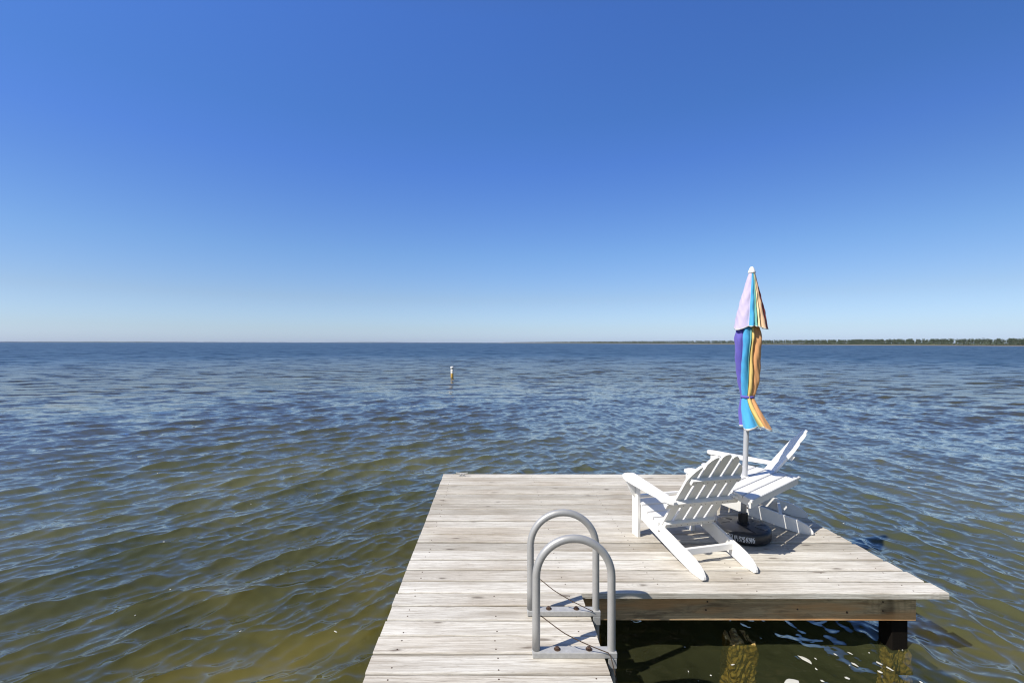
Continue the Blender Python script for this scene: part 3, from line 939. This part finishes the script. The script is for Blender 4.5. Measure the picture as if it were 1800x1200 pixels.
def build_water():
    q = np.concatenate([np.arange(620, 400, -0.85), np.arange(400, 8, -0.55), np.geomspace(8, 0.055, 26)])
    rad = 942.0 / q
    rad = np.concatenate([[0.05, 0.4, 0.8, 1.1, 1.35], rad])
    ang = np.concatenate([np.linspace(-180, -62, 60, endpoint=False), np.linspace(-62, 62, 900, endpoint=False), np.linspace(62, 180, 60, endpoint=False)])
    A, Rr = np.meshgrid(np.radians(ang), rad)
    X = Rr * np.sin(A); Y = Rr * np.cos(A)
    dr = np.gradient(rad)[:, None] * np.ones_like(A)
    da = np.gradient(np.radians(ang))[None, :] * Rr
    H, DX, DY = wave_field(X, Y, dr, da)
    co = np.stack([X + DX, Y + DY, H], -1).reshape(-1, 3)
    nr, na = A.shape
    i = np.arange(nr - 1)[:, None]; j = np.arange(na)[None, :]
    j2 = (j + 1) % na
    quads = np.stack([(i * na + j) + 0 * j, i * na + j2, (i + 1) * na + j2, (i + 1) * na + j], -1).reshape(-1, 4)
    me = bpy.data.meshes.new('water')
    me.vertices.add(len(co)); me.vertices.foreach_set('co', co.astype(np.float32).ravel())
    me.loops.add(quads.size); me.loops.foreach_set('vertex_index', quads[:, ::-1].astype(np.int32).ravel())
    me.polygons.add(len(quads))
    me.polygons.foreach_set('loop_start', np.arange(0, quads.size, 4, dtype=np.int32))
    me.polygons.foreach_set('loop_total', np.full(len(quads), 4, dtype=np.int32))
    me.polygons.foreach_set('use_smooth', np.ones(len(quads), dtype=bool))
    me.update(calc_edges=True); me.validate()
    me.materials.append(M['water'])
    o = bpy.data.objects.new('water', me); C.objects.link(o)
    o.location = (0, 0, WATER)
    # face up
    if me.polygons[len(quads) // 2].normal.z < 0:
        me.flip_normals()
    tag(o, 'choppy blue and olive bay water reaching to the horizon', None, None, 'structure')
build_water()

bm = bmesh.new()
nb = 60
grid = [[bm.verts.new((-14 + 28 * i / nb, -6 + 26 * j / nb, -1.12 + 0.05 * math.sin(i * 1.3 + j * .4) * math.sin(j * .9) - 0.02 * max(0, j - 20))) for j in range(nb + 1)] for i in range(nb + 1)]
for i in range(nb):
    for j in range(nb):
        bm.faces.new([grid[i][j], grid[i + 1][j], grid[i + 1][j + 1], grid[i][j + 1]])
for s_ in ((-1, -1), ):
    pass
o = link('lake_bed', bm, M['bed'], None, smooth=True); o['kind'] = 'structure'; o['label'] = 'sandy yellow-brown bottom under the shallow water'
bm = bmesh.new()
vs = [bm.verts.new(p) for p in ((-13000, -13000, -2.6), (13000, -13000, -2.6), (13000, 13000, -2.6), (-13000, 13000, -2.6))]
bm.faces.new(vs)
o = link('ground', bm, M['bed'], None); o['kind'] = 'structure'; o['label'] = 'deep bottom of the bay under the open water'

# foam flecks and bubbles in the sheltered corner by the platform, and a few out on the water
bm = bmesh.new()
def foam_blob(x, y, r, asp, rot):
    H, DX, DY = wave_field(np.array([x]), np.array([y]))
    n = 14
    vs = []
    for k in range(n):
        a = 2 * math.pi * k / n
        rr = r * random.uniform(0.72, 1.15)
        u, v = rr * math.cos(a) * asp, rr * math.sin(a) / asp
        xx, yy = x + u * math.cos(rot) - v * math.sin(rot), y + u * math.sin(rot) + v * math.cos(rot)
        h, dx, dy = wave_field(np.array([xx]), np.array([yy]))
        vs.append(bm.verts.new((xx + dx[0], yy + dy[0], WATER + h[0] + 0.004)))
    c = bm.verts.new(sum((v.co for v in vs), Vector()) / n + Vector((0, 0, 0.004)))
    for k in range(n):
        bm.faces.new([vs[k], vs[(k + 1) % n], c])
for (x, y, r, asp, rot) in ((1.83, 2.78, 0.045, 1.3, 0.3), (2.05, 2.98, 0.028, 1.7, 1.9), (1.95, 2.74, 0.020, 1.1, 0), (2.02, 2.79, .012, 1, 0), (2.12, 2.76, 0.014, 1.2, .5), (2.20, 2.82, 0.013, 1.1, 0),
                            (2.35, 2.95, .014, 1.3, 2.2), (2.44, 2.88, .012, 1.2, 2), (2.50, 2.95, 0.014, 1.3, 2.0), (2.53, 2.90, .016, 1.4, 2.1), (2.28, 3.02, .010, 1.5, 2), (2.4, 3.05, .010, 1.6, 2.2), (2.62, 2.78, .012, 1, 0), (1.7, 2.74, .010, 1, 0), (1.55, 2.95, .009, 1.4, 0.3)):
    foam_blob(x, y, r, asp, rot)
for _ in range(14):
    foam_blob(random.uniform(0.8, 2.8), random.uniform(2.55, 3.15), random.uniform(0.003, 0.008), random.uniform(1, 1.5), random.uniform(0, 3))
for _ in range(13):
    yy = random.uniform(2.8, 8)
    foam_blob(random.uniform(-0.75, -0.1) * yy * 1.1 - 0.75, yy, random.uniform(0.004, 0.009), random.uniform(1, 1.6), random.uniform(0, 3))
for _ in range(7):
    yy = random.uniform(3, 8)
    foam_blob(3.2 + random.uniform(0.0, 0.5) * yy, yy, random.uniform(0.006, 0.013), random.uniform(1, 1.6), random.uniform(0, 3))
fo = link('foam', bm, M['foam'], None, smooth=True)
tag(fo, 'white flecks of foam and bubbles floating on the water by the dock', 'foam', None, 'stuff')

# ------------------------------------------------------------------ FAR SHORE
# shoreline: (x, y) from beyond the right edge of the view, receding to the left
SHORE = [(900, 330), (520, 400), (470, 420), (430, 520), (420, 640), (410, 900), (400, 1300), (380, 1900), (330, 2700), (240, 3700), (160, 4600), (60, 5600)]
bm = bmesh.new()
fr_ = [(0.0, WATER - 0.3), (2.5, WATER + 0.16), (8, WATER + 0.4), (60, WATER + 1.2)]
def shore_frame(i):
    p = Vector((*SHORE[i], 0)); a = Vector((*SHORE[max(i - 1, 0)], 0)); b = Vector((*SHORE[min(i + 1, len(SHORE) - 1)], 0))
    d = (b - a).normalized()
    return p, Vector((d.y, -d.x, 0))     # landward = to the right of the leftward walk
rows_ = []
for i in range(len(SHORE)):
    p, n = shore_frame(i)
    rows_.append([bm.verts.new(p + n * w * (1 + p.length / 900) + Vector((0, 0, z + (0.0 if w < 1 else p.length * 0.0004)))) for w, z in fr_])
for a, b in zip(rows_, rows_[1:]):
    for k in range(3):
        bm.faces.new([a[k], b[k], b[k + 1], a[k + 1]])
o = link('beach', bm, M['sand'], None); tag(o, 'thin pale strip of sandy beach along the far right shore', None, None, 'structure')

# pine wood behind the beach: every tree has trunk, limbs and ragged crown, the whole reads as one mass
verts, faces, fmat = [], [], []
def tri(a, b, c, m_):
    i0 = len(verts); verts.extend((a, b, c)); faces.append((i0, i0 + 1, i0 + 2)); fmat.append(m_)
def pine(x, y, z, h, nleaf):
    tr = h * 0.016 + 0.05
    lx, ly = random.uniform(-.03, .03) * h, random.uniform(-.03, .03) * h
    for k in range(3):
        a, b = 2.1 * k, 2.1 * (k + 1)
        p0 = (x + tr * math.cos(a), y + tr * math.sin(a), z - 0.5); p1 = (x + tr * math.cos(b), y + tr * math.sin(b), z - 0.5)
        tri(p0, p1, (x + lx, y + ly, z + h * 0.95), 1)
    base = random.uniform(0.22, 0.5)
    cw_ = h * random.uniform(0.20, 0.32)
    nl = random.randint(4, 7)
    lobes = []
    for q in range(nl):
        t = base + (1 - base) * (q + random.uniform(0.1, 0.9)) / nl
        a = random.uniform(0, 6.28); rr = cw_ * (1.0 - 0.65 * (t - base) / (1 - base)) * random.uniform(0.3, 0.9)
        lobes.append((x + lx * t + rr * math.cos(a), y + ly * t + rr * math.sin(a), z + h * t, cw_ * random.uniform(0.35, 0.6)))
        tri((x + lx * t, y + ly * t, z + h * (t - .06)), (x + lx * t + .05, y + ly * t, z + h * (t - .06) + .1), lobes[-1][:3], 1)
    for _ in range(nleaf):
        lx_, ly_, lz_, lr = random.choice(lobes)
        d = Vector((random.gauss(0, 1), random.gauss(0, 1), random.gauss(0, 0.7))) * lr * 0.5
        c = Vector((lx_, ly_, lz_)) + d
        e1 = Vector((random.gauss(0, 1), random.gauss(0, 1), random.gauss(0, 1))).normalized() * h * random.uniform(0.04, 0.085)
        e2 = Vector((random.gauss(0, 1), random.gauss(0, 1), random.gauss(0, 1))).normalized() * h * random.uniform(0.04, 0.085)
        tri(tuple(c - e1), tuple(c + e1), tuple(c + e2), 0)
def along(t):
    i = min(int(t), len(SHORE) - 2); f = t - i
    p0, n0 = shore_frame(i); p1, n1 = shore_frame(i + 1)
    return p0.lerp(p1, f), n0.lerp(n1, f)
ntree = 0
for seg_i in range(len(SHORE) - 1):
    ln_ = (Vector(SHORE[seg_i]) - Vector(SHORE[seg_i + 1])).length
    dist_ = (Vector(SHORE[seg_i]) + Vector(SHORE[seg_i + 1])).length / 2
    step = 1.5 if dist_ < 800 else 2.0 + dist_ / 700
    n_ = int(ln_ / step * 4.0)
    n_ = min(n_, 800)
    for _ in range(n_):
        p, n = along(seg_i + random.random())
        back = (9 + 26 * random.random() ** 1.5) * (1 + dist_ / 900)
        q = p + n * back
        h = random.uniform(4.0, 5.7) * 0.86 * (1 + min(dist_, 2500) / 4500) * (1.12 if back > 20 else 0.95)
        pine(q.x, q.y, WATER + 0.9, h, 130 if dist_ < 900 else 60)
        ntree += 1
    for _ in range(n_ * 2):      # low scrub in front of the trunks
        p, n = along(seg_i + random.random())
        q = p + n * (6 + 6 * random.random()) * (1 + dist_ / 900)
        hs = random.uniform(0.8, 2.2) * (1 + min(dist_, 2500) / 4000)
        for _k in range(12):
            c = q + Vector((random.gauss(0, hs * .6), random.gauss(0, hs * .6), WATER + 0.7 + abs(random.gauss(0, hs * 0.5))))
            e1 = Vector((random.gauss(0, 1), random.gauss(0, 1), random.gauss(0, 1))).normalized() * hs * .3
            e2 = Vector((random.gauss(0, 1), random.gauss(0, 1), random.gauss(0, 1))).normalized() * hs * .3
            tri(tuple(c - e1), tuple(c + e1), tuple(c + e2), 0)
me = bpy.data.meshes.new('pine_wood')
me.from_pydata(verts, [], faces)
me.polygons.foreach_set('material_index', fmat)
me.materials.append(M['leaf']); me.materials.append(M['bark'])
wo = bpy.data.objects.new('pine_wood', me); C.objects.link(wo)
tag(wo, 'dark green pine wood lining the far shore at the right', 'wood', None, 'stuff')

# very low hazy land on the horizon
bm = bmesh.new()
prev = None
for i in range(161):
    a = R(-52 + 60 * i / 160)
    d = 7600 + 700 * math.sin(i * 0.11)
    h = 4 + 3 * abs(math.sin(i * 0.37)) * random.uniform(0.5, 1) + 3 * max(0, math.sin(i * 0.09 - 1)) 
    x, y_ = d * math.sin(a), d * math.cos(a)
    v = [bm.verts.new((x, y_, -2.5)), bm.verts.new((x, y_, h)), bm.verts.new((x * 1.03, y_ * 1.03, h * 1.05)), bm.verts.new((x * 1.2, y_ * 1.2, -2.5))]
    if prev:
        for k in range(3):
            bm.faces.new([prev[k], v[k], v[k + 1], prev[k + 1]])
    prev = v
o = link('hills', bm, M['far_land'], None); tag(o, 'faint low wooded land along the left horizon', None, None, 'structure')

# ------------------------------------------------------------------ AIR
HAZE = True
if HAZE:
    m, nt, out = new_mat('thin_air')
    pv = nt.nodes.new('ShaderNodeVolumePrincipled')
    pv.inputs['Color'].default_value = (0.80, 0.88, 1.0, 1)
    pv.inputs['Density'].default_value = 0.00006
    pv.inputs['Anisotropy'].default_value = 0.0
    L(nt, pv.outputs[0], out.inputs['Volume'])
    bm = bmesh.new(); box(bm, -12500, 12500, -12500, 12500, -3.8, 13.5)
    o = link('haze', bm, m, None); tag(o, 'thin clear-day haze over the bay', None, None, 'stuff')

# ------------------------------------------------------------------ LIGHT, SKY, CAMERA
SUN_EL, SH_AZ = 49.0, 62.0      # shadows fall 62 deg right of straight ahead
sd = bpy.data.lights.new('sun', 'SUN'); sd.energy = 5.0; sd.angle = R(0.53); sd.color = (1.0, 0.935, 0.83)
so = bpy.data.objects.new('sun', sd); C.objects.link(so)
dirv = Vector((math.sin(R(SH_AZ)) * math.cos(R(SUN_EL)), math.cos(R(SH_AZ)) * math.cos(R(SUN_EL)), -math.sin(R(SUN_EL))))
so.rotation_euler = dirv.to_track_quat('-Z', 'Y').to_euler()
so.location = (-20, -10, 30)

w = bpy.data.worlds.new('World'); SC.world = w; w.use_nodes = True
nt = w.node_tree; nt.nodes.clear()
sky = nt.nodes.new('ShaderNodeTexSky'); sky.sky_type = 'NISHITA'; sky.sun_disc = False
sky.sun_elevation = R(SUN_EL); sky.sun_rotation = R(SH_AZ + 180)
sky.altitude = 0; sky.air_density = 1.0; sky.dust_density = 0.6; sky.ozone_density = 4.0
bg = nt.nodes.new('ShaderNodeBackground'); bg.inputs['Strength'].default_value = 0.10
wo_ = nt.nodes.new('ShaderNodeOutputWorld')
tcw = nt.nodes.new('ShaderNodeTexCoord'); spw = nt.nodes.new('ShaderNodeSeparateXYZ'); L(nt, tcw.outputs['Generated'], spw.inputs[0])
TS = 0.5 / 1.20
grade = ramp(nt, spw.outputs[2], [(0.0, (1.16 * TS, 1.42 * TS, 2.2 * TS)), (0.03, (1.08 * TS, 1.26 * TS, 1.72 * TS)), (0.092, (1.07 * TS, 1.15 * TS, 1.40 * TS)), (0.186, (0.96 * TS, 1.19 * TS, 1.52 * TS)), (0.354, (0.75 * TS, 1.10 * TS, 1.78 * TS)), (0.43, (0.71 * TS, 1.12 * TS, 1.78 * TS)), (0.578, (0.76 * TS, 1.19 * TS, 1.98 * TS)), (0.85, (0.95 * TS, 1.15 * TS, 1.55 * TS))])
two = nt.nodes.new('ShaderNodeVectorMath'); two.operation = 'SCALE'; two.inputs['Scale'].default_value = 2.0
back_ = nt.nodes.new('ShaderNodeMapRange'); back_.interpolation_type = 'SMOOTHSTEP'
L(nt, spw.outputs[1], back_.inputs['Value'])
back_.inputs['From Min'].default_value = 0.25; back_.inputs['From Max'].default_value = -0.45
grade = mix_col(nt, back_.outputs[0], grade, (1.12 * TS, 1.10 * TS, 1.12 * TS))
L(nt, mix_col(nt, 1.0, sky.outputs[0], grade, 'MULTIPLY'), two.inputs[0])
xr_ = math_node(nt, 'MAXIMUM', spw.outputs[0], 0.0)
zz_ = math_node(nt, 'MULTIPLY', spw.outputs[2], 1 / 0.3, clamp=True)
x2_ = math_node(nt, 'MULTIPLY', math_node(nt, 'MULTIPLY', spw.outputs[0], spw.outputs[0]), zz_)
az_ = math_node(nt, 'SUBTRACT', math_node(nt, 'SUBTRACT', 1.0, math_node(nt, 'MULTIPLY', xr_, 0.11)), math_node(nt, 'MULTIPLY', x2_, 0.22))
L(nt, math_node(nt, 'MULTIPLY', az_, 2.0), two.inputs['Scale'])
L(nt, two.outputs[0], bg.inputs[0]); L(nt, bg.outputs[0], wo_.inputs[0])

cam = bpy.data.cameras.new('camera'); cam.sensor_width = 36; cam.lens = 16.0
cam.shift_x = 33 / 1800; cam.shift_y = 2.3 / 1800
cam.clip_start = 0.05; cam.clip_end = 60000
co = bpy.data.objects.new('camera', cam); C.objects.link(co)
co.matrix_world = Matrix.Translation((0, 0, 1.62)) @ Matrix.Rotation(R(90), 4, 'X') @ Matrix.Rotation(R(0.10), 4, 'Z')
SC.camera = co
SC.view_settings.view_transform = 'Standard'; SC.view_settings.look = 'None'
SC.view_settings.exposure = 0.25; SC.view_settings.gamma = 1.0
SC.cycles.max_bounces = 8; SC.cycles.transparent_max_bounces = 8
SC.cycles.caustics_reflective = False; SC.cycles.caustics_refractive = False
SC.cycles.filter_width = 1.15
SC.cycles.sample_clamp_indirect = 4.0
SC.cycles.use_denoising = True
SC.cycles.denoiser = 'OPENIMAGEDENOISE'
SC.cycles.denoising_input_passes = 'RGB_ALBEDO_NORMAL'
SC.cycles.denoising_prefilter = 'ACCURATE'
